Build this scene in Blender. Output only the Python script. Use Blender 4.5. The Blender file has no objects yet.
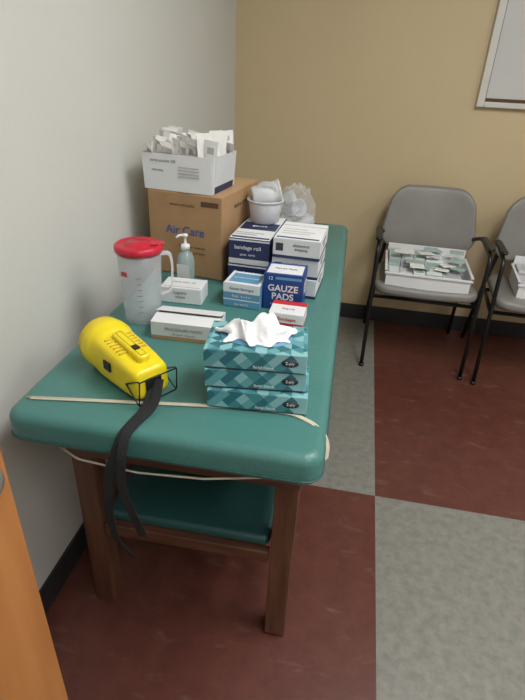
import bpy, bmesh, math, random
from mathutils import Vector, Matrix, noise
random.seed(4)
sc=bpy.context.scene
COL=sc.collection
try:
    sc.view_settings.view_transform='Standard'
except Exception: pass

# ---------------- materials ----------------
def lin(c):
    return tuple((x/255/12.92 if x/255<=.04045 else ((x/255+.055)/1.055)**2.4) for x in c)+(1,)
def mat(name,rgb,rough=.5,var=0.06,scale=8,bump=0.0,bscale=60,metal=0,spec=.5,alpha=1,rgb2=None,coat=0,stretch=None,sheen=0):
    m=bpy.data.materials.new(name); m.use_nodes=True
    nt=m.node_tree; N=nt.nodes; L=nt.links
    b=N['Principled BSDF']
    tc=N.new('ShaderNodeTexCoord'); mp=N.new('ShaderNodeMapping')
    L.new(tc.outputs['Object'],mp.inputs['Vector'])
    if stretch: mp.inputs['Scale'].default_value=stretch
    no=N.new('ShaderNodeTexNoise'); no.inputs['Scale'].default_value=scale; no.inputs['Detail'].default_value=5
    L.new(mp.outputs[0],no.inputs['Vector'])
    c=lin(rgb)
    c2=lin(rgb2) if rgb2 else tuple(max(0,x*(1-var*2)) for x in c[:3])+(1,)
    cr=N.new('ShaderNodeValToRGB'); cr.color_ramp.elements[0].position=.35; cr.color_ramp.elements[1].position=.65
    cr.color_ramp.elements[0].color=c2; cr.color_ramp.elements[1].color=c
    L.new(no.outputs['Fac'],cr.inputs[0]); L.new(cr.outputs[0],b.inputs['Base Color'])
    b.inputs['Roughness'].default_value=rough; b.inputs['Metallic'].default_value=metal
    b.inputs['Specular IOR Level'].default_value=spec
    b.inputs['Alpha'].default_value=alpha
    b.inputs['Coat Weight'].default_value=coat
    if bump:
        n2=N.new('ShaderNodeTexNoise'); n2.inputs['Scale'].default_value=bscale; n2.inputs['Detail'].default_value=4
        L.new(tc.outputs['Object'],n2.inputs['Vector'])
        bp=N.new('ShaderNodeBump'); bp.inputs['Strength'].default_value=bump; bp.inputs['Distance'].default_value=.01
        L.new(n2.outputs['Fac'],bp.inputs['Height']); L.new(bp.outputs[0],b.inputs['Normal'])
    return m
def floor_mat():
    m=bpy.data.materials.new('vinyl_tile_floor'); m.use_nodes=True
    nt=m.node_tree;N=nt.nodes;L=nt.links;b=N['Principled BSDF']
    g=N.new('ShaderNodeNewGeometry')
    mp=N.new('ShaderNodeMapping'); s=1/1.8288
    mp.inputs['Location'].default_value=(-.218*s,-1.466*s,.5); mp.inputs['Scale'].default_value=(s,s,s)
    L.new(g.outputs['Position'],mp.inputs['Vector'])
    ck=N.new('ShaderNodeTexChecker'); ck.inputs['Scale'].default_value=1; L.new(mp.outputs[0],ck.inputs['Vector'])
    def mott(c1,c2,sc_):
        no=N.new('ShaderNodeTexNoise'); no.inputs['Scale'].default_value=sc_; no.inputs['Detail'].default_value=8; no.inputs['Roughness'].default_value=.75
        L.new(g.outputs['Position'],no.inputs['Vector'])
        cr=N.new('ShaderNodeValToRGB'); cr.color_ramp.elements[0].position=.3;cr.color_ramp.elements[1].position=.7
        cr.color_ramp.elements[0].color=lin(c1);cr.color_ramp.elements[1].color=lin(c2)
        L.new(no.outputs['Fac'],cr.inputs[0]); return cr
    r=mott((82,44,37),(104,59,49),14); gr=mott((112,112,105),(144,142,134),30)
    L.new(r.outputs[0],ck.inputs['Color2']); L.new(gr.outputs[0],ck.inputs['Color1'])
    n3=N.new('ShaderNodeTexNoise'); n3.inputs['Scale'].default_value=6; n3.inputs['Detail'].default_value=9; n3.inputs['Distortion'].default_value=.6
    mp3=N.new('ShaderNodeMapping'); mp3.inputs['Scale'].default_value=(1.5,4,1); mp3.inputs['Rotation'].default_value=(0,0,.6)
    L.new(g.outputs['Position'],mp3.inputs['Vector']); L.new(mp3.outputs[0],n3.inputs['Vector'])
    cr3=N.new('ShaderNodeValToRGB'); cr3.color_ramp.elements[0].position=.6;cr3.color_ramp.elements[1].position=.8
    cr3.color_ramp.elements[0].color=(0,0,0,1);cr3.color_ramp.elements[1].color=(.22,.22,.22,1)
    L.new(n3.outputs['Fac'],cr3.inputs[0])
    mx=N.new('ShaderNodeMixRGB'); mx.inputs[2].default_value=lin((170,150,140)); L.new(cr3.outputs[0],mx.inputs[0]); L.new(ck.outputs['Color'],mx.inputs[1])
    L.new(mx.outputs[0],b.inputs['Base Color'])
    n4=N.new('ShaderNodeTexNoise'); n4.inputs['Scale'].default_value=3
    L.new(g.outputs['Position'],n4.inputs['Vector'])
    mr=N.new('ShaderNodeMapRange'); mr.inputs[3].default_value=.3; mr.inputs[4].default_value=.5
    L.new(n4.outputs['Fac'],mr.inputs[0]); L.new(mr.outputs[0],b.inputs['Roughness'])
    return m
def tissue_mat():
    m=bpy.data.materials.new('tissue_carton_pattern'); m.use_nodes=True
    nt=m.node_tree;N=nt.nodes;L=nt.links;b=N['Principled BSDF']
    tc=N.new('ShaderNodeTexCoord'); mp=N.new('ShaderNodeMapping'); mp.inputs['Rotation'].default_value=(0,.785,.785)
    mp.inputs['Scale'].default_value=(60,60,60)
    L.new(tc.outputs['Object'],mp.inputs[0])
    v=N.new('ShaderNodeTexVoronoi'); v.inputs['Scale'].default_value=1; v.inputs['Randomness'].default_value=0.0
    v.distance='CHEBYCHEV'
    L.new(mp.outputs[0],v.inputs['Vector'])
    cr=N.new('ShaderNodeValToRGB'); cr.color_ramp.interpolation='CONSTANT'
    E=cr.color_ramp.elements
    E[0].position=0;E[0].color=lin((44,106,118)); E[1].position=.28;E[1].color=lin((68,132,140))
    e=E.new(.5);e.color=lin((96,156,162)); e=E.new(.7);e.color=lin((134,182,186))
    sep=N.new('ShaderNodeSeparateColor'); L.new(v.outputs['Color'],sep.inputs[0]); L.new(sep.outputs[0],cr.inputs[0])
    L.new(cr.outputs[0],b.inputs['Base Color']); b.inputs['Roughness'].default_value=.4
    return m

M={}
M['lwall']=mat('painted_wall_white',(212,212,206),.6,.01,3,.08,150)
M['fwall']=mat('painted_wall_beige',(204,184,146),.6,.015,3,.1,150)
M['ceil']=mat('ceiling_tile',(225,225,220),.9,.03,30,.2,80)
M['floor']=floor_mat()
M['base']=mat('rubber_cove_base',(44,47,48),.4,.05)
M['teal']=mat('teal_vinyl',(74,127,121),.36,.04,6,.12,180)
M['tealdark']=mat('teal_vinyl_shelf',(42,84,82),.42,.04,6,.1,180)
M['wood']=mat('table_wood',(106,70,50),.45,0,3,.05,60,rgb2=(82,52,38),stretch=(14,14,1.2))
M['woodh']=mat('table_wood_horizontal',(106,70,50),.45,0,3,.05,60,rgb2=(82,52,38),stretch=(1.2,14,14))
M['door']=mat('door_wood',(190,128,72),.38,0,2.5,.02,60,rgb2=(170,108,56),stretch=(10,10,.8))
M['steel']=mat('brushed_metal',(175,172,165),.4,.05,metal=.7)
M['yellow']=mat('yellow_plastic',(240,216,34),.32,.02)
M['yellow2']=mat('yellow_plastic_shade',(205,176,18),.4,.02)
M['black']=mat('black_plastic',(26,26,28),.4,.1)
M['blackm']=mat('black_powdercoat',(22,22,24),.35,.05)
M['strap']=mat('black_webbing',(30,31,34),.8,.1,60,.4,300)
M['vinylgray']=mat('gray_vinyl',(132,130,125),.42,.04,8,.1,150)
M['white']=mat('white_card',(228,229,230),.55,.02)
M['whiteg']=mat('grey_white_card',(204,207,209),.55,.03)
M['lgrey']=mat('light_grey_print',(176,178,180),.55,.03)
M['cream']=mat('elastic_cream',(204,196,176),.7,.06,30)
M['cardb']=mat('corrugated_cardboard',(168,132,94),.8,.05,14,.1,90)
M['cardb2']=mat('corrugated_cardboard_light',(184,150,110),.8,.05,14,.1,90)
M['ink']=mat('brown_ink',(92,66,46),.8,.05)
M['navy']=mat('navy_print',(36,46,86),.45,.04)
M['blue']=mat('blue_print',(44,84,150),.45,.04)
M['gblue']=mat('gauze_blue_print',(30,64,132),.42,.04)
M['lblue']=mat('light_blue_print',(98,154,190),.45,.04)
M['greytext']=mat('grey_print',(120,124,130),.6,.03)
M['dktext']=mat('dark_print',(50,54,66),.6,.03)
M['red']=mat('red_print',(200,44,54),.4,.03)
M['redlid']=mat('red_plastic_lid',(200,36,60),.3,.03)
M['frost']=mat('frosted_plastic',(222,226,232),.2,.02,alpha=.28)
M['frost2']=mat('milky_plastic',(232,234,237),.3,.02,alpha=.68)
M['clearb']=mat('clear_bag',(232,234,238),.12,.02,20,.8,30,alpha=.24)
M['gel']=mat('sanitizer_gel',(178,205,206),.15,.02,alpha=.45)
M['tissuebox']=tissue_mat()
M['tissue']=mat('tissue_paper',(236,236,236),.85,.02,20,.3,60)
M['pouch']=mat('sterile_pouch',(232,231,227),.6,.03,30,.2,120)
M['green']=mat('green_print',(164,188,178),.55,.05)
M['frame']=mat('window_frame_paint',(210,207,198),.45,.02)
M['glass']=mat('frosted_window_glass',(204,203,200),.3,.04,2)
def emis(name,c,s):
    m=bpy.data.materials.new(name); m.use_nodes=True
    b=m.node_tree.nodes['Principled BSDF']; b.inputs['Emission Color'].default_value=c; b.inputs['Emission Strength'].default_value=s
    return m
M['lamp']=emis('fluorescent_diffuser',(.99,.99,.98,1),4.2)

# ---------------- geometry helpers ----------------
def empty(name,loc=(0,0,0),rz=0):
    e=bpy.data.objects.new(name,None); COL.objects.link(e); e.location=loc; e.rotation_euler=(0,0,rz); e.empty_display_size=.05
    return e
def mesh(name,verts,faces,mats,parent=None,smooth=False,fm=None):
    me=bpy.data.meshes.new(name); me.from_pydata([tuple(v) for v in verts],[],faces); me.update()
    if not isinstance(mats,(list,tuple)): mats=[mats]
    for m_ in mats: me.materials.append(m_)
    if fm:
        for p,i in zip(me.polygons,fm): p.material_index=i
    bm=bmesh.new(); bm.from_mesh(me); bmesh.ops.recalc_face_normals(bm,faces=bm.faces); bm.to_mesh(me); bm.free()
    if smooth:
        for p in me.polygons: p.use_smooth=True
    o=bpy.data.objects.new(name,me); COL.objects.link(o)
    if parent: o.parent=parent
    return o
def box(name,x0,x1,y0,y1,z0,z1,m,parent=None,bev=0,seg=2):
    v=[(x,y,z) for x in (x0,x1) for y in (y0,y1) for z in (z0,z1)]
    f=[(0,1,3,2),(4,6,7,5),(0,4,5,1),(2,3,7,6),(0,2,6,4),(1,5,7,3)]
    o=mesh(name,v,f,m,parent)
    if bev:
        bm=bmesh.new(); bm.from_mesh(o.data)
        bmesh.ops.bevel(bm,geom=bm.edges[:],offset=bev,segments=seg,affect='EDGES',profile=.5)
        bm.to_mesh(o.data); bm.free()
    return o
def rr(a,b,r,n=16):
    r=max(min(r,a*.98,b*.98),1e-4); pts=[]
    for k,(cx,cy) in enumerate([(a-r,b-r),(-a+r,b-r),(-a+r,-b+r),(a-r,-b+r)]):
        for i in range(n+1):
            t=(k+i/n)*math.pi/2
            pts.append((cx+r*math.cos(t),cy+r*math.sin(t)))
    out=[]
    m_=n+1
    for k in range(4):
        out+=pts[k*m_:(k+1)*m_]
        p=pts[(k+1)*m_-1]; q=pts[((k+1)*m_)%len(pts)]
        for j in range(1,8): out.append((p[0]+(q[0]-p[0])*j/8,p[1]+(q[1]-p[1])*j/8))
    return out
def pad(name,w,d,t,rc,re,m,parent=None,crown=0,fn=None,rebot=None):
    """rounded cushion centred on xy, z from 0..t"""
    a,b=w/2,d/2
    prof=[]
    rebot=re if rebot is None else rebot
    mi=min(a,b)
    for fr in (.03,.3,.6,.85): prof.append((mi*(1-fr) if fr<.85 else max(rebot*1.2,mi*.15),0))
    for i in range(7):
        th=math.pi/2*i/6; prof.append((rebot*(1-math.sin(th)),rebot*(1-math.cos(th))))
    for i in range(7):
        th=math.pi/2*i/6; prof.append((re*(1-math.cos(th)),t-re*(1-math.sin(th))))
    for fr in (.15,.3,.5,.7,.85,.97):
        prof.append((max(re,mi*fr) if fr>.15 else max(re*1.3,mi*.15),t+crown*math.sin(min(1,fr*1.3)*math.pi/2)))
    V=[];F=[]
    for ins,z in prof:
        V+= [(x,y,z) for x,y in rr(a-ins,b-ins,max(rc-ins,.002))]
    n=len(rr(a,b,rc)); R=len(prof)
    for i in range(R-1):
        for j in range(n):
            k=(j+1)%n; F.append((i*n+j,i*n+k,(i+1)*n+k,(i+1)*n+j))
    F.append(tuple(range(n))[::-1]); F.append(tuple(range((R-1)*n,R*n)))
    if fn: V=[fn(*v) for v in V]
    return mesh(name,V,F,m,parent,True)
def lathe(name,prof,m,parent=None,n=40,loc=(0,0,0),cap=True,smooth=True,sx=1,sy=1):
    V=[];F=[]
    for r,z in prof:
        for j in range(n):
            t=2*math.pi*j/n; V.append((loc[0]+r*math.cos(t)*sx,loc[1]+r*math.sin(t)*sy,loc[2]+z))
    for i in range(len(prof)-1):
        for j in range(n):
            k=(j+1)%n;F.append((i*n+j,i*n+k,(i+1)*n+k,(i+1)*n+j))
    if cap:
        F.append(tuple(range(n))[::-1]);F.append(tuple(range((len(prof)-1)*n,len(prof)*n)))
    return mesh(name,V,F,m,parent,smooth)
def fillet(pts,r,n=6):
    pts=[Vector(p) for p in pts]; out=[pts[0]]
    for i in range(1,len(pts)-1):
        p=pts[i];a=(pts[i-1]-p);b=(pts[i+1]-p);l=min(r,a.length*.48,b.length*.48)
        A=p+a.normalized()*l;B=p+b.normalized()*l
        for k in range(n+1):
            t=k/n; out.append(A*(1-t)**2+p*2*t*(1-t)+B*t*t)
    out.append(pts[-1]); return out
def sweep(name,pts,sec,m,parent=None,up=(0,0,1),cyc=False,smooth=True):
    pts=[Vector(p) for p in pts];V=[];F=[];n=len(sec);up=Vector(up);prev=None
    for i,p in enumerate(pts):
        if cyc: t=pts[(i+1)%len(pts)]-pts[i-1]
        else: t=(pts[min(i+1,len(pts)-1)]-pts[max(i-1,0)])
        t.normalize()
        if prev is None:
            u=up-t*up.dot(t)
            if u.length<1e-3: u=Vector((1,0,0))-t*t.x
        else:
            u=prev-t*prev.dot(t)
        u.normalize(); prev=u.copy(); s=t.cross(u)
        for a,b in sec: V.append(p+s*a+u*b)
    R=len(pts)
    for i in range(R if cyc else R-1):
        i2=(i+1)%R
        for j in range(n):
            k=(j+1)%n;F.append((i*n+j,i*n+k,i2*n+k,i2*n+j))
    if not cyc: F.append(tuple(range(n))[::-1]);F.append(tuple(range((R-1)*n,R*n)))
    return mesh(name,V,F,m,parent,smooth)
def circ(r,n=12,sx=1,sy=1): return [(r*sx*math.cos(2*math.pi*i/n),r*sy*math.sin(2*math.pi*i/n)) for i in range(n)]
def tube(name,pts,r,m,parent=None,f=.04,**k): return sweep(name,fillet(pts,f),circ(r),m,parent,**k)
def ribbon(name,pts,w,th,m,parent=None,up=(0,0,1),f=.02,**k):
    return sweep(name,fillet(pts,f),[(-w/2,-th/2),(w/2,-th/2),(w/2,th/2),(-w/2,th/2)],m,parent,up=up,smooth=False,**k)
def text(name,s,size,m,parent,loc,face='front',roll=0,align='CENTER',bold=0):
    c=bpy.data.curves.new(name,'FONT'); c.body=s; c.size=size; c.extrude=.0002; c.align_x=align; c.align_y='CENTER'; c.offset=bold
    o=bpy.data.objects.new(name+'_tmp',c); COL.objects.link(o)
    dg=bpy.context.evaluated_depsgraph_get(); me=bpy.data.meshes.new_from_object(o.evaluated_get(dg))
    bpy.data.objects.remove(o)
    me.materials.clear(); me.materials.append(m)
    R={'front':Matrix.Rotation(math.pi/2,4,'X'),'right':Matrix.Rotation(math.pi/2,4,'Z')@Matrix.Rotation(math.pi/2,4,'X'),'top':Matrix.Identity(4)}[face]
    me.transform(R@Matrix.Rotation(roll,4,'Z'))
    me.transform(Matrix.Translation(loc))
    t=bpy.data.objects.new(name,me); COL.objects.link(t); t.parent=parent
    return t
def carton(name,w,d,h,loc,rz,front,top,side,parent=None,seam=True,bev=.0012):
    e=empty(name,loc,math.radians(rz))
    o=box('carton_body',0,w,0,d,0,h,[front,top,side],e,bev,1)
    for p in o.data.polygons:
        n=p.normal
        if abs(n.z)>.8: p.material_index=1
        elif abs(n.x)>.8: p.material_index=2
    e['dim']=(w,d,h)
    return e
E_=.0005
def panel(e,face,u0,v0,u1,v1,m,name='label'):
    w,d,h=e['dim']
    if face=='front': return box(name,u0*w,u1*w,-E_,0,v0*h,v1*h,m,e)
    if face=='right': return box(name,w,w+E_,u0*d,u1*d,v0*h,v1*h,m,e)
    if face=='left': return box(name,-E_,0,u0*d,u1*d,v0*h,v1*h,m,e)
    if face=='top': return box(name,u0*w,u1*w,v0*d,v1*d,h,h+E_,m,e)

# ---------------- room ----------------
XL,XR,YN,YF,ZC=-.726,3.0,-1.4,3.04,2.6
def wall(n,x0,x1,y0,y1,z0,z1,m): return box(n,x0,x1,y0,y1,z0,z1,m)
wall('floor',XL-.1,XR+.1,YN-.1,YF+.1,-.1,0,M['floor'])
wall('ceiling',XL-.1,XR+.1,YN-.1,YF+.1,ZC,ZC+.1,M['ceil'])
wall('wall_left',XL-.1,XL,YN,YF,0,ZC,M['lwall'])
wall('wall_far',XL-.1,XR+.1,YF,YF+.1,0,ZC,M['fwall'])
wall('wall_right',XR,XR+.1,YN,YF,0,ZC,M['lwall'])
wall('wall_near',XL-.1,XR+.1,YN-.1,YN,0,ZC,M['lwall'])
box('baseboard_left',XL,XL+.008,-.45,YF-.008,.0,.1,M['base'],None,.003)
box('baseboard_far',XL,XR,YF-.008,YF,.0,.1,M['base'],None,.003)
box('baseboard_right',XR-.008,XR,YN,YF-.008,.0,.1,M['base'],None,.003)
# window in far wall
wn=empty('window_1',(0,YF,0))
wx0,wx1,wz0,wz1=.543,1.5,1.268,2.25
fw=.036
box('frame_left',wx0,wx0+fw,-.03,-.001,wz0,wz1,M['frame'],wn,.004)
box('frame_right',wx1-fw,wx1,-.03,-.001,wz0,wz1,M['frame'],wn,.004)
box('frame_top',wx0+fw,wx1-fw,-.03,-.001,wz1-fw,wz1,M['frame'],wn,.004)
box('frame_bottom',wx0+fw,wx1-fw,-.03,-.001,wz0,wz0+.026,M['frame'],wn,.004)
box('pane',wx0+fw,wx1-fw,-.008,-.001,wz0+.026,wz1-fw,M['glass'],wn)
box('glazing_bead_left',wx0+fw,wx0+fw+.005,-.016,-.008,wz0+.026,wz1-fw,M['greytext'],wn)
box('pane_shadow_strip',wx0+fw+.005,wx1-fw,-.016,-.008,wz0+.026,wz0+.042,M['ink'],wn)  # shadow along the pane's lower edge, put in as a dark strip
# ceiling lights
for i,(lx,ly) in enumerate([(.75,.9),(.75,-.6),(2.1,.9)]):
    e=empty('ceiling_light',(lx,ly,ZC))
    box('housing',-.31,.31,-.61,.61,-.02,-.001,M['frame'],e)
    box('diffuser',-.29,.29,-.59,.59,-.024,-.02,M['lamp'],e)
    ld=bpy.data.lights.new('troffer_light','AREA'); ld.shape='RECTANGLE'; ld.size=.58; ld.size_y=1.18; ld.energy=[26,13,12][i]; ld.color=(.99,.99,.98)
    lo=bpy.data.objects.new('troffer_light',ld); COL.objects.link(lo); lo.location=(0,0,-.03); lo.parent=e
# door (open, hinged at left wall)
ang=math.atan2(.38+.45,-.349+.66)
dr=empty('door_1',(-.349,.375,0),ang)   # local -x runs to the hinge
box('slab',-.885,0,0,.044,.012,2.03,M['door'],dr,.002)
box('latch_plate',-.0005,.0015,.01,.034,.99,1.05,M['steel'],dr)
for s in (-1,1):
    k=lathe('knob',[(.001,0),(.028,0),(.028,.006),(.013,.01),(.012,.026),(.022,.032),(.026,.042),(.025,.052),(.018,.058),(.001,.060)],M['steel'],dr)
    if s==-1: k.data.transform(Matrix.Translation((-.055,0,1.03))@Matrix.Rotation(math.pi/2,4,'X'))
    else: k.data.transform(Matrix.Translation((-.055,.044,1.03))@Matrix.Rotation(-math.pi/2,4,'X'))

# ---------------- exam table ----------------
TZ=.78
tb=empty('exam_table',(-.327,1.532,0),math.radians(.8))
hw,hl=.322,.825
pad('cushion_top',hw*2,hl*2,.075,.04,.022,M['teal'],tb,crown=0).data.transform(Matrix.Translation((0,0,TZ-.075)))
wp=[(x,y,TZ-.0565) for x,y in rr(hw+.0005,hl+.0005,.04)]
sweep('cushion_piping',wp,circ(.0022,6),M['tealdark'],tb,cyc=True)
lx,ly=.25,.655
for i,(sx,sy) in enumerate([(-1,-1),(1,-1),(-1,1),(1,1)]):
    box('leg_%d'%(i+1),sx*lx-.028,sx*lx+.028,sy*ly-.030,sy*ly+.030,0.008,.6,M['wood'],tb,.003)
    box('foot_glide_%d'%(i+1),sx*lx-.02,sx*lx+.02,sy*ly-.02,sy*ly+.02,0,.008,M['black'],tb)
for s in (-1,1):
    box('apron_end',-.281,.281,s*.686-.011,s*.686+.011,.575,.705,M['woodh'],tb,.003)
    box('apron_side',s*.281-.011,s*.281+.011,-.674,.674,.575,.705,M['wood'],tb,.003)
    box('shelf_rail_end',-.218,.218,s*.672-.012,s*.672+.012,.300,.337,M['woodh'],tb,.003)
    box('shelf_rail_side',s*.252-.012,s*.252+.012,-.62,.62,.300,.337,M['wood'],tb,.003)
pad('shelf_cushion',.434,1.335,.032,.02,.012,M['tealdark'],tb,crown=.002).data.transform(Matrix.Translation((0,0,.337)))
# elastic retaining band looped over the near end
ew=hw+.0035
bd=[(-.3,-.765,TZ+.002),(-.1,-.735,TZ+.002),(.12,-.70,TZ+.002),(.25,-.695,TZ+.002),(.304,-.72,TZ-.001),(ew,-.735,TZ-.02),(ew,-.75,TZ-.06),(.30,-.77,TZ-.083),(.2,-.795,.690),(.09,-.808,.676),(-.05,-.81,.666),(-.18,-.805,.672),(-.26,-.78,.694),(-.30,-.765,TZ-.083),(-ew,-.75,TZ-.06),(-ew,-.755,TZ-.02)]
sweep('elastic_band',fillet(bd+[bd[0]],.01)[:-1],circ(.0024,6),M['cream'],tb)
ribbon('elastic_band_wide',[(-.29,-.765,TZ+.0025),(-.1,-.735,TZ+.0025),(.12,-.70,TZ+.0025),(.2,-.695,TZ+.003),(.25,-.695,TZ+.003),(.302,-.72,TZ),(ew+.001,-.738,TZ-.022),(ew+.001,-.75,TZ-.055)],.010,.0015,M['cream'],tb)

# ---------------- tissue boxes ----------------
def tissue_box(loc,rz):
    e=carton('tissue_box',.205,.128,.043,loc,rz,M['tissuebox'],M['tissuebox'],M['tissuebox'])
    panel(e,'front',.02,.03,.98,.08,M['dktext'])
    lathe('oval_badge',[(.0,0),(.017,0),(.017,.0006)],M['dktext'],e,24,(0,0,0),sx=1,sy=.5).data.transform(Matrix.Translation((.172,0,.024))@Matrix.Rotation(math.pi/2,4,'X'))
    text('label_text','2-ply',.009,M['white'],e,(.172,-.001,.024))
    text('brand_text','facial tissue',.009,M['white'],e,(.12,-.0005,.01))
    return e
tz=TZ+.0025
ta=tissue_box((-.246,.822,tz),5)
tb2=tissue_box((-.252,.828,tz+.0445),8)
tc_=tissue_box((-.255,.830,tz+.089),6)
lathe('oval_opening',[(.0005,0),(.052,0),(.052,.001)],M['lblue'],tc_,32,(.1,.066,.0432),sx=1.45,sy=.85)
V=[];F=[];nu,nv=44,24
for i in range(nu):
    for j in range(nv):
        u=i/(nu-1)*2-1;v=j/(nv-1)*2-1
        w=math.exp(-2.0*(u*u*.8+v*v))
        z=.044+.036*w*(1+.25*math.sin(7*u+3*v))+.010*abs(math.sin(9*u+5*v+1))*math.cos(3*v-2*u)*w**.3+.006*noise.noise(Vector((u*5,v*5,1)))
        x=.1+u*(.066+.012*math.sin(5*v))+.012*math.sin(3*v+2*u)
        y=.072+v*(.042+.01*math.sin(4*u+1))+.008*math.sin(9*u)
        V.append((x,y,max(z,.0455)))
for i in range(nu-1):
    for j in range(nv-1): F.append((i*nv+j,(i+1)*nv+j,(i+1)*nv+j+1,i*nv+j+1))
mesh('tissue_sheet',V,F,M['tissue'],tc_,True)

# ---------------- lantern ----------------
th=math.atan2(-.135,.20); SC=.86
ln=empty('lantern_flashlight',(-.524,.936,TZ+.001),th); ln.scale=(SC,SC,SC)
st=[(-.012,.050,.050,2,.066),(-.01,.060,.059,2,.067),(0,.066,.065,2,.067),(.02,.068,.067,2.05,.068),(.042,.067,.066,2.15,.067),(.046,.062,.061,2.3,.065),(.050,.062,.061,2.4,.065),(.056,.060,.058,3,.061),(.070,.057,.055,4,.058),(.12,.055,.051,4.5,.054),(.17,.052,.046,5,.049),(.215,.048,.041,5,.045),(.224,.044,.037,4.5,.045),(.226,.034,.03,4,.045)]
V=[];F=[];n=56
for x,a,b,p,zc in st:
    for j in range(n):
        t=2*math.pi*j/n;c,s=math.cos(t),math.sin(t)
        V.append((x,a*math.copysign(abs(c)**(2/p),c),zc+b*math.copysign(abs(s)**(2/p),s)))
for i in range(len(st)-1):
    for j in range(n):
        k=(j+1)%n;F.append((i*n+j,i*n+k,(i+1)*n+k,(i+1)*n+j))
F.append(tuple(range(n)));F.append(tuple(range((len(st)-1)*n,len(st)*n)))
mesh('housing',V,F,M['yellow'],ln,True)
for i in range(6):
    x=.080+i*.013
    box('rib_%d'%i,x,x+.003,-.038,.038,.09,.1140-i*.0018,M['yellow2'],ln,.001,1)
pad('raised_spine',.13,.034,.024,.012,.008,M['yellow'],ln,.0).data.transform(Matrix.Translation((.135,0,.093))@Matrix.Rotation(math.radians(8),4,'Y'))
box('switch',.150,.17,-.008,.008,.105,.117,M['black'],ln,.002)
box('latch',.10,.13,-.0595,-.05,.05,.075,M['black'],ln,.002)
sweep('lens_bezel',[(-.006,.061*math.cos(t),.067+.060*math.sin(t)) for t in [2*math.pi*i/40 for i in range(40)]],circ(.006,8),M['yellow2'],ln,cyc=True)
# folding wire stand at the narrow end
for s in (-1,1):
    tube('wire_stand_side',[(.19,s*.052,.045),(.245,s*.054,.008),(.252,s*.052,.08),(.19,s*.052,.045)],.0018,M['black'],ln,.012)
tube('wire_stand_foot',[(.243,-.054,.0095),(.243,.054,.0095)],.0018,M['black'],ln)
tube('wire_stand_top',[(.251,-.052,.076),(.251,.052,.076)],.0018,M['black'],ln)
box('end_socket',.2255,.232,-.022,.022,.02,.062,M['black'],ln,.003)
inv=(Matrix.Translation(ln.location)@Matrix.Rotation(th,4,'Z')@Matrix.Scale(SC,4)).inverted()
def W(p): return inv@Vector(p)
s1=[(-.360,.83,.825),(-.358,.79,.786),(-.368,.735,.7835),(-.378,.705,.776),(-.388,.684,.74),(-.405,.678,.69),(-.418,.679,.60),(-.415,.69,.49),(-.40,.70,.455),(-.38,.69,.44)]
s2=[(-.350,.83,.828),(-.346,.79,.789),(-.362,.735,.787),(-.372,.700,.779),(-.372,.674,.74),(-.378,.672,.68),(-.362,.67,.61),(-.345,.675,.545),(-.35,.68,.53)]
ribbon('carry_strap',[W(p) for p in s1],.028,.002,M['strap'],ln,up=(0,0,1),f=.05)
ribbon('carry_strap_tail',[W(p) for p in s2],.022,.002,M['strap'],ln,up=(0,0,1),f=.05)

# ---------------- pitcher ----------------
pt=empty('water_pitcher',(-.530,1.18,TZ+.001),math.radians(20))
H_=.195
lathe('body',[(.001,.0),(.046,0),(.049,.004),(.0515,.06),(.0545,.13),(.057,H_),(.055,H_),(.0525,.13),(.0495,.06),(.047,.007),(.001,.006)],M['frost'],pt,48,cap=False)
lathe('lid',[(.001,H_-.01),(.052,H_-.01),(.0535,H_-.002),(.0605,H_-.002),(.062,H_+.004),(.061,H_+.014),(.055,H_+.018),(.05,H_+.014),(.034,H_+.014),(.032,H_+.02),(.001,H_+.022)],M['redlid'],pt,48,cap=False)
box('lid_tab',.03,.066,-.014,.014,H_+.014,H_+.02,M['redlid'],pt,.003)
ribbon('handle',[(.053,0,H_-.010),(.078,0,H_-.008),(.084,0,H_-.04),(.079,0,.085),(.053,0,.075)],.018,.006,M['frost2'],pt,up=(0,0,1),f=.02)
for i in range(7):
    a=-1.75
    box('measure_mark_%d'%i,-.006,.006,-.0008,0,0,.0012,M['greytext'],pt).data.transform(Matrix.Rotation(a+math.pi/2+.15,4,'Z')@Matrix.Translation((0,-.0520-.0006*i,.04+i*.016)))
box('red_label',-.010,.010,-.001,0,.138,.150,M['red'],pt).data.transform(Matrix.Rotation(-.75,4,'Z')@Matrix.Translation((0,-.0555,0)))

# ---------------- pump bottle ----------------
pb=empty('hand_sanitizer_bottle',(-.497,1.45,TZ+.001))
lathe('bottle',[(.001,0),(.024,0),(.027,.004),(.0275,.05),(.027,.088),(.02,.104),(.012,.11),(.012,.118)],M['gel'],pb,32,cap=False)
lathe('cap',[(.001,.116),(.014,.116),(.014,.13),(.008,.133),(.004,.134),(.004,.155),(.009,.156),(.009,.163),(.001,.165)],M['white'],pb,24,cap=False)
tube('nozzle',[(0,0,.16),(-.016,-.012,.161),(-.023,-.016,.154)],.0035,M['white'],pb,.01)
box('label',-.02,.02,-.0285,-.0278,.03,.075,M['whiteg'],pb)

# ---------------- cartons ----------------
wb=carton('bandage_box',.123,.08,.048,(-.527,1.300,TZ+.001),2,M['white'],M['white'],M['white'])
text('print','hygienic\nwipes',.013,M['greytext'],wb,(.06,-.001,.027)); panel(wb,'top',.05,.1,.95,.14,M['lgrey'])
text('print_top','sterile wipes 100',.010,M['greytext'],wb,(.06,.045,.0487),'top')

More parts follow.
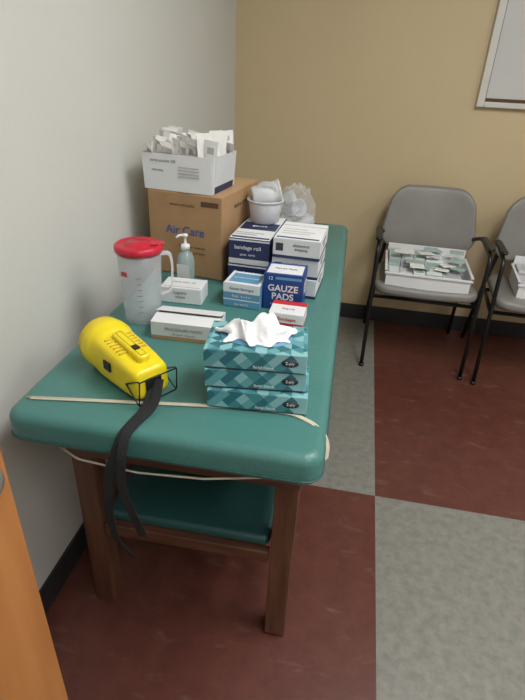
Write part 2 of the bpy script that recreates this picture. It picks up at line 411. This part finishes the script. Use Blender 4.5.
gb=empty('face_mask_box',(-.468,1.078,TZ+.001),math.radians(2))
w,d,h=.172,.098,.046
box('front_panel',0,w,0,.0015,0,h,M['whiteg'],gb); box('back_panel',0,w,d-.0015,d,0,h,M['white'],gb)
box('left_panel',0,.0015,.0015,d-.0015,0,h,M['white'],gb); box('right_panel',w-.0015,w,.0015,d-.0015,0,h,M['white'],gb)
box('bottom_panel',.0015,w-.0015,.0015,d-.0015,0,.0015,M['white'],gb)
box('contents',.004,w-.004,.004,d-.004,.0015,h-.01,M['whiteg'],gb,.004)
def flap(name,x0,x1,ya,za,yb,zb,m,par,t=.0012):
    mesh(name,[(x0,ya,za),(x1,ya,za),(x1,yb,zb),(x0,yb,zb),(x0,ya,za+t),(x1,ya,za+t),(x1,yb,zb+t),(x0,yb,zb+t)],[(0,1,2,3),(4,5,6,7),(0,1,5,4),(1,2,6,5),(2,3,7,6),(3,0,4,7)],m,par)
flap('top_flap_front',0,w,0,h,.05,h+.004,M['white'],gb)
flap('top_flap_back',0,w,d,h,.046,h+.012,M['white'],gb)
text('print','PROCEDURE MASKS',.011,M['greytext'],gb,(.085,-.001,.03)); text('print_2','50 count  one size',.008,M['greytext'],gb,(.085,-.001,.017))
box('front_stripe',.0,w,-E_,0,.0,.010,M['cardb'],gb)

lb=carton('gauze_sponge_box',.11,.1,.073,(-.343,1.325,TZ+.001),-4,M['lblue'],M['white'],M['lblue'])
panel(lb,'front',.0,.62,1,1,M['white']); panel(lb,'front',.0,.3,1,.34,M['white'])
text('print','Gauze Sponges',.012,M['blue'],lb,(.055,-.001,.058)); text('print_2','8-ply  4 x 4 in',.01,M['white'],lb,(.055,-.001,.035))
text('print_3','non sterile',.01,M['white'],lb,(.055,-.001,.01))
panel(lb,'top',.1,.15,.9,.85,M['lblue']); text('print_top','GAUZE SPONGES',.010,M['white'],lb,(.055,.05,.0738),'top')

ga=carton('gauze_pads_box',.115,.1,.108,(-.228,1.34,TZ+.001),0,M['gblue'],M['gblue'],M['gblue'])
text('print_gauze','GAUZE',.027,M['white'],ga,(.057,-.001,.066),bold=.0005); text('print_pads','PADS',.027,M['white'],ga,(.057,-.001,.041),bold=.0005)
text('print_small','Large  4 in x 4 in',.010,M['white'],ga,(.057,-.001,.018)); text('print_num','12',.014,M['white'],ga,(.02,-.001,.095))
panel(ga,'front',.3,.86,.95,.93,M['lblue'])
text('print_side','GAUZE\nPADS',.022,M['white'],ga,(.1157,.05,.06),'right')
panel(ga,'top',.06,.1,.94,.85,M['white']); text('print_top','Gauze Pads',.014,M['gblue'],ga,(.057,.05,.109),'top')

rw=carton('adhesive_bandage_box',.096,.085,.040,(-.192,1.232,TZ+.001),-1,M['white'],M['white'],M['red'])
panel(rw,'front',.0,.0,1,.3,M['red']); panel(rw,'top',.0,.7,1,1,M['red']); text('print','Bandages',.014,M['red'],rw,(.05,-.001,.024)); text('print_top','Sterile',.014,M['red'],rw,(.05,.032,.0408),'top')
panel(rw,'right',.1,.2,.9,.8,M['white'])

for i,z in enumerate((0,.0815)):
    c=carton('gauze_roll_carton',.128,.28,.08,(-.366+.002*i,1.47,TZ+.001+z),-3+1.0*i,M['navy'],M['white'],M['navy'])
    text('print','bandage roll' if i else 'Conforming',.017,M['white'],c,(.06,-.001,.052)); text('print_2','gauze  sterile',.009,M['white'],c,(.06,-.001,.03))
    panel(c,'front',0,.0,1,.2,M['whiteg']) ; panel(c,'front',0,.9,1,.96,M['whiteg'])
    panel(c,'top',.04,.04,.96,.09,M['navy']); panel(c,'top',.04,.15,.6,.18,M['lgrey']); panel(c,'top',.04,.22,.75,.25,M['lgrey']);panel(c,'top',.04,.38,.96,.68,M['navy'])
    text('print_top','gauze',.022,M['white'],c,(.064,.15,.0807),'top')
for i,z in enumerate((0,.0605,.121)):
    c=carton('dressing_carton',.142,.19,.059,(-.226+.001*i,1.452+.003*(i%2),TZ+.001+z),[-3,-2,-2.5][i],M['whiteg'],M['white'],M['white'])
    panel(c,'front',0,.0,1,.14,M['navy']); panel(c,'front',.06,.35,.22,.75,M['dktext']); text('print','abdominal\ndressing',.012,M['dktext'],c,(.085,-.001,.035))
    panel(c,'right',0,0,1,.14,M['navy']); text('print_side','abdominal pads\nsterile',.013,M['greytext'],c,(.1427,.09,.035),'right')
    panel(c,'top',.05,.05,.95,.11,M['navy']); panel(c,'top',.1,.3,.7,.33,M['lgrey']); panel(c,'top',.1,.42,.8,.45,M['lgrey']); panel(c,'top',.1,.55,.6,.58,M['lgrey'])
    panel(c,'top',0,.78,1,.8,M['lgrey'])

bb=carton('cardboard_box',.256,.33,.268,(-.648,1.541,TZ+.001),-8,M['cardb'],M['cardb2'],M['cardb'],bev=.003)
text('print_big','Air Care',.038,M['blue'],bb,(.128,-.001,.15),bold=.0004)
text('print_a','instant cold packs',.012,M['ink'],bb,(.12,-.001,.232)); text('print_b','100 per case   keep dry',.010,M['ink'],bb,(.15,-.001,.10)); text('print_c','supply  LOT 0724',.010,M['ink'],bb,(.16,-.001,.08))
panel(bb,'front',.72,.87,.95,.93,M['ink']); text('print_s','MEDICAL SUPPLY',.016,M['ink'],bb,(.2567,.16,.22),'right'); text('print_s2','UP',.026,M['ink'],bb,(.2567,.26,.14),'right')
panel(bb,'top',.42,0,.58,.99,M['cardb'],'packing_tape')

# white open box with pouches
wbx=empty('open_pouch_box',(-.656,1.547,TZ+.271),math.radians(-8))
w,d,h=.226,.18,.108; fl=.006
def slab4(name,b0,b1,t1,t0,th_,m):
    b0,b1,t1,t0=[Vector(q) for q in (b0,b1,t1,t0)]
    nrm=(b1-b0).cross(t0-b0).normalized()*th_
    v=[b0,b1,t1,t0]+[q+nrm for q in (b0,b1,t1,t0)]
    return mesh(name,v,[(0,1,2,3),(4,5,6,7),(0,1,5,4),(1,2,6,5),(2,3,7,6),(3,0,4,7)],m,wbx)
slab4('front_panel',(0,0,0),(w,0,0),(w+fl,-fl,h),(-fl*.2,-fl,h),.002,M['white'])
slab4('back_panel',(0,d,0),(w,d,0),(w+fl,d+fl,h),(-fl*.2,d+fl,h),.002,M['white'])
slab4('left_panel',(0,0,0),(0,d,0),(-fl*.2,d+fl,h),(-fl*.2,-fl,h),.002,M['white'])
slab4('right_panel',(w,0,0),(w,d,0),(w+fl,d+fl,h),(w+fl,-fl,h),.002,M['whiteg'])
slab4('bottom_panel',(0,0,.0),(w,0,.0),(w,d,.0),(0,d,.0),.002,M['white'])
text('print','sterile pouches 200',.011,M['greytext'],wbx,(.07,-.0085,.088)); text('print_2','self sealing',.009,M['greytext'],wbx,(.05,-.0065,.06));
for i in range(4): box('print_bar_%d'%i,.12,.19,-.0075,-.0062,.045+i*.009,.048+i*.009,M['lgrey'],wbx)
slab4('printed_edge',(w+.0012,.02,.0),(w+.0012,d-.01,.0),(w+.0024,d-.01,.02),(w+.0024,.02,.02),.001,M['navy'])
V=[];F=[];FM=[]
def pouch(cx,cy,cz,w_,h_,lean,yaw,bend):
    nu,nv=5,9;b0=len(V)
    Mx=Matrix.Translation((cx,cy,cz))@Matrix.Rotation(yaw,4,'Z')@Matrix.Rotation(lean,4,'X')@Matrix.Rotation(random.uniform(-.16,.16),4,'Y')
    pr=random.random()<.45
    for s in (0,1):
        for j in range(nv):
            for i in range(nu):
                u=i/(nu-1)*2-1;v=j/(nv-1)
                puff=.0032*(1-u*u)*math.sin(math.pi*min(1,v*1.1))
                cur=bend*v**3*(1+.5*u*random.uniform(.8,1.2))
                V.append(Mx@Vector((u*w_/2,(puff+.0004)*(1 if s else -1)+cur,v*h_-abs(cur)*.3)))
    for s in (0,1):
        o=b0+s*nu*nv
        for j in range(nv-1):
            for i in range(nu-1):
                F.append((o+j*nu+i,o+j*nu+i+1,o+(j+1)*nu+i+1,o+(j+1)*nu+i)); FM.append(1 if (j==6 and pr and 0<i<3) else 0)
for col in range(5):
    for k in range(14):
        pouch(.028+col*.043+random.uniform(-.006,.006),.016+k*.0112,.004,.045,.138+random.uniform(-.012,.018)+ .002*k*.5,random.uniform(-.2,.12),random.uniform(-.5,.5),random.uniform(-.035,.02))
for k in range(7):
    pouch(w-.015+random.uniform(-.02,.005),.03+k*.022,.05,.055,.12,random.uniform(-.3,.1),random.uniform(.6,1.3),random.uniform(-.01,.02))
mesh('pouches',V,F,[M['pouch'],M['lgrey']],wbx,False,FM)

# ---------------- plastic containers behind the cartons ----------------
e=empty('plastic_tub',(-.292,1.682,TZ+.1632))
lathe('tub_wall',[(.001,0),(.044,0),(.048,.004),(.056,.060),(.057,.070),(.062,.071),(.062,.075),(.055,.074),(.053,.060),(.045,.006),(.001,.005)],M['frost2'],e,40,cap=False)
cup=lathe('nested_jug',[(.001,0),(.036,0),(.040,.004),(.043,.06),(.045,.088),(.048,.09),(.048,.094),(.043,.092),(.040,.06),(.037,.007),(.001,.006)],M['frost2'],e,32,cap=False)
cup.data.transform(Matrix.Translation((-.046,.010,.068))@Matrix.Rotation(math.radians(18),4,'Z')@Matrix.Rotation(math.radians(78),4,'Y'))
ribbon('jug_handle',[(-.03,.0,.108),(-.01,-.004,.126),(.026,-.006,.122),(.034,-.004,.100)],.012,.004,M['frost2'],e,up=(0,1,0),f=.012)
bag=empty('bagged_plastic_cups',(-.243,2.13,TZ+.001))
for i,(x,y,z,a,b) in enumerate([(-.03,-.03,.037,84,100),(.03,.02,.037,84,60),(-.005,-.01,.105,70,-50),(-.02,.02,.12,40,160)]):
    o=lathe('cup_%d'%(i+1),[(.001,0),(.026,0),(.027,.003),(.034,.085),(.036,.086),(.036,.09),(.033,.089),(.025,.005),(.001,.004)],M['frost2'],bag,32,cap=False)
    o.data.transform(Matrix.Translation((x,y,z))@Matrix.Rotation(math.radians(b),4,'Z')@Matrix.Rotation(math.radians(a),4,'Y')@Matrix.Translation((0,0,-.045)))
bm=bmesh.new(); bmesh.ops.create_icosphere(bm,subdivisions=5,radius=1)
for v in bm.verts:
    p=v.co.copy(); q=noise.noise(p*1.8)*.18+abs(noise.noise(p*4))*.16
    z=.088+p.z*.096*(1+q)
    if p.z>.5: z+=.03*(p.z-.5)*(1+2*noise.noise(p*5))
    v.co=Vector((p.x*.086*(1+q),p.y*.085*(1+q),max(z,0)))
me=bpy.data.meshes.new('bag'); bm.to_mesh(me); bm.free(); me.materials.append(M['clearb'])
for p in me.polygons: p.use_smooth=False
bo=bpy.data.objects.new('bag_film',me); COL.objects.link(bo); bo.parent=bag

# ---------------- chairs ----------------
def chair(loc,rz):
    e=empty('waiting_room_chair',loc,math.radians(rz))
    def fseat(x,y,z): return (x*(1-.06*(y/.23)*1),y+.235,z+.40-.010*(y/.23)+.012*(x/.24)**2)
    pad('seat',.49,.47,.052,.07,.022,M['vinylgray'],e,.004,fseat)
    def fback(x,y,z):
        yy=y+.16
        xx=x*(1-.10*(y/.16))
        return (xx,.40-.02+yy*.22+ -(z)+.035*(1-(x/.24)**2)+.02,.555+yy)
    pad('backrest',.475,.33,.04,.10,.018,M['vinylgray'],e,.004,fback)
    for s in (-1,1):
        tube('side_frame',[(s*.258,-.01,.0),(s*.262,.03,.42),(s*.265,.045,.655),(s*.262,.30,.675),(s*.225,.435,.62)],.0105,M['blackm'],e,.05)
        tube('rear_leg',[(s*.258,.54,.0),(s*.245,.44,.36),(s*.215,.43,.56),(s*.19,.485,.76)],.0105,M['blackm'],e,.05)
        pad('armrest',.034,.22,.016,.016,.007,M['black'],e,.001).data.transform(Matrix.Translation((s*.264,.17,.674)))
        tube('seat_rail',[(s*.258,.03,.385),(s*.236,.44,.375)],.0095,M['blackm'],e)
        lathe('foot_cap',[(.001,0),(.014,0),(.014,.015),(.001,.016)],M['black'],e,16,(s*.258,-.01,0))
    tube('cross_bar_front',[(-.258,.06,.385),(.258,.06,.385)],.0095,M['blackm'],e)
    tube('cross_bar_rear',[(-.24,.44,.36),(.24,.44,.36)],.0095,M['blackm'],e)
    return e
chair((.405,2.445,0),-1)
chair((.985,2.395,0),-3)

def tray(name,loc,rz,w,d,h,seed):
    random.seed(seed)
    e=empty(name,loc,math.radians(rz)); t=.003
    box('tray_base',0,w,0,d,0,t,M['white'],e)
    box('tray_front',0,w,0,t,t,h*.85,M['white'],e,.001,1); box('tray_back',0,w,d-t,d,t,h*1.5,M['white'],e,.001,1)
    box('tray_left',0,t,t,d-t,t,h,M['white'],e,.001,1); box('tray_right',w-t,w,t,d-t,t,h,M['white'],e,.001,1)
    box('tray_rim',-.008,w+.008,-.008,0,h*.74,h*.85,M['white'],e,.001,1)
    box('rim_left',-.01,0,0,d,h*.93,h,M['white'],e); box('rim_right',w,w+.01,0,d,h*.93,h,M['white'],e)
    x=.008;i=0
    while x<w-.04:
        bw=random.uniform(.05,.10); bw=min(bw,w-.008-x)
        for r,(y0,y1) in enumerate(((.012,.13),(.14,d-.012))):
            bh=h*random.uniform(.65,.9)+(.038 if r else 0)
            mm=random.choice([M['white'],M['whiteg'],M['green'],M['white'],M['whiteg']])
            box('packet_carton_%d'%i,x,x+bw-.003,y0,y1,t,bh,[mm],e,.001,1)
            box('packet_label_%d'%i,x+.006,x+bw-.01,y0+.01,y1-.02,bh,bh+.0006,random.choice([M['green'],M['whiteg'],M['lgrey'],M['white']]),e)
            box('packet_print_%d'%i,x+.004,x+bw-.008,y0-.0006,y0,bh*.7,bh*.9,random.choice([M['greytext'],M['green'],M['lgrey']]),e)
            i+=1
        x+=bw
    for k in range(16):
        px,py=random.uniform(.02,w-.09),random.uniform(.02,d-.08)
        o=box('loose_packet_%d'%k,0,.07,0,.05,0,.004,random.choice([M['pouch'],M['white'],M['green'],M['whiteg'],M['pouch']]),e,.001,1)
        o.data.transform(Matrix.Translation((px,py,h*.92+(.040 if py>.09 else .0)+.0015*k))@Matrix.Rotation(random.uniform(-.5,.5),4,'Z')@Matrix.Rotation(random.uniform(-.1,.1),4,'X'))
    return e
tray('supply_tray',(.20,2.475,.459),-2,.405,.31,.09,3)
tray('supply_tray',(.835,2.49,.459),-6,.27,.28,.09,8)

# ---------------- camera ----------------
R=Matrix(((.982,-.129,.142),(.187,.474,-.861),(.0436,.871,.489)))
q=R.to_quaternion().normalized()
cd=bpy.data.cameras.new('camera'); cam=bpy.data.objects.new('camera',cd); COL.objects.link(cam)
cam.rotation_mode='QUATERNION'; cam.rotation_quaternion=q; cam.location=(0,0,1.4)
cd.sensor_fit='VERTICAL'; cd.sensor_height=36; cd.sensor_width=27; cd.lens=505/700*36; cd.clip_start=.02
sc.camera=cam
w_=bpy.data.worlds.new('world'); sc.world=w_; w_.use_nodes=True
w_.node_tree.nodes['Background'].inputs[0].default_value=(.8,.85,.9,1); w_.node_tree.nodes['Background'].inputs[1].default_value=.1
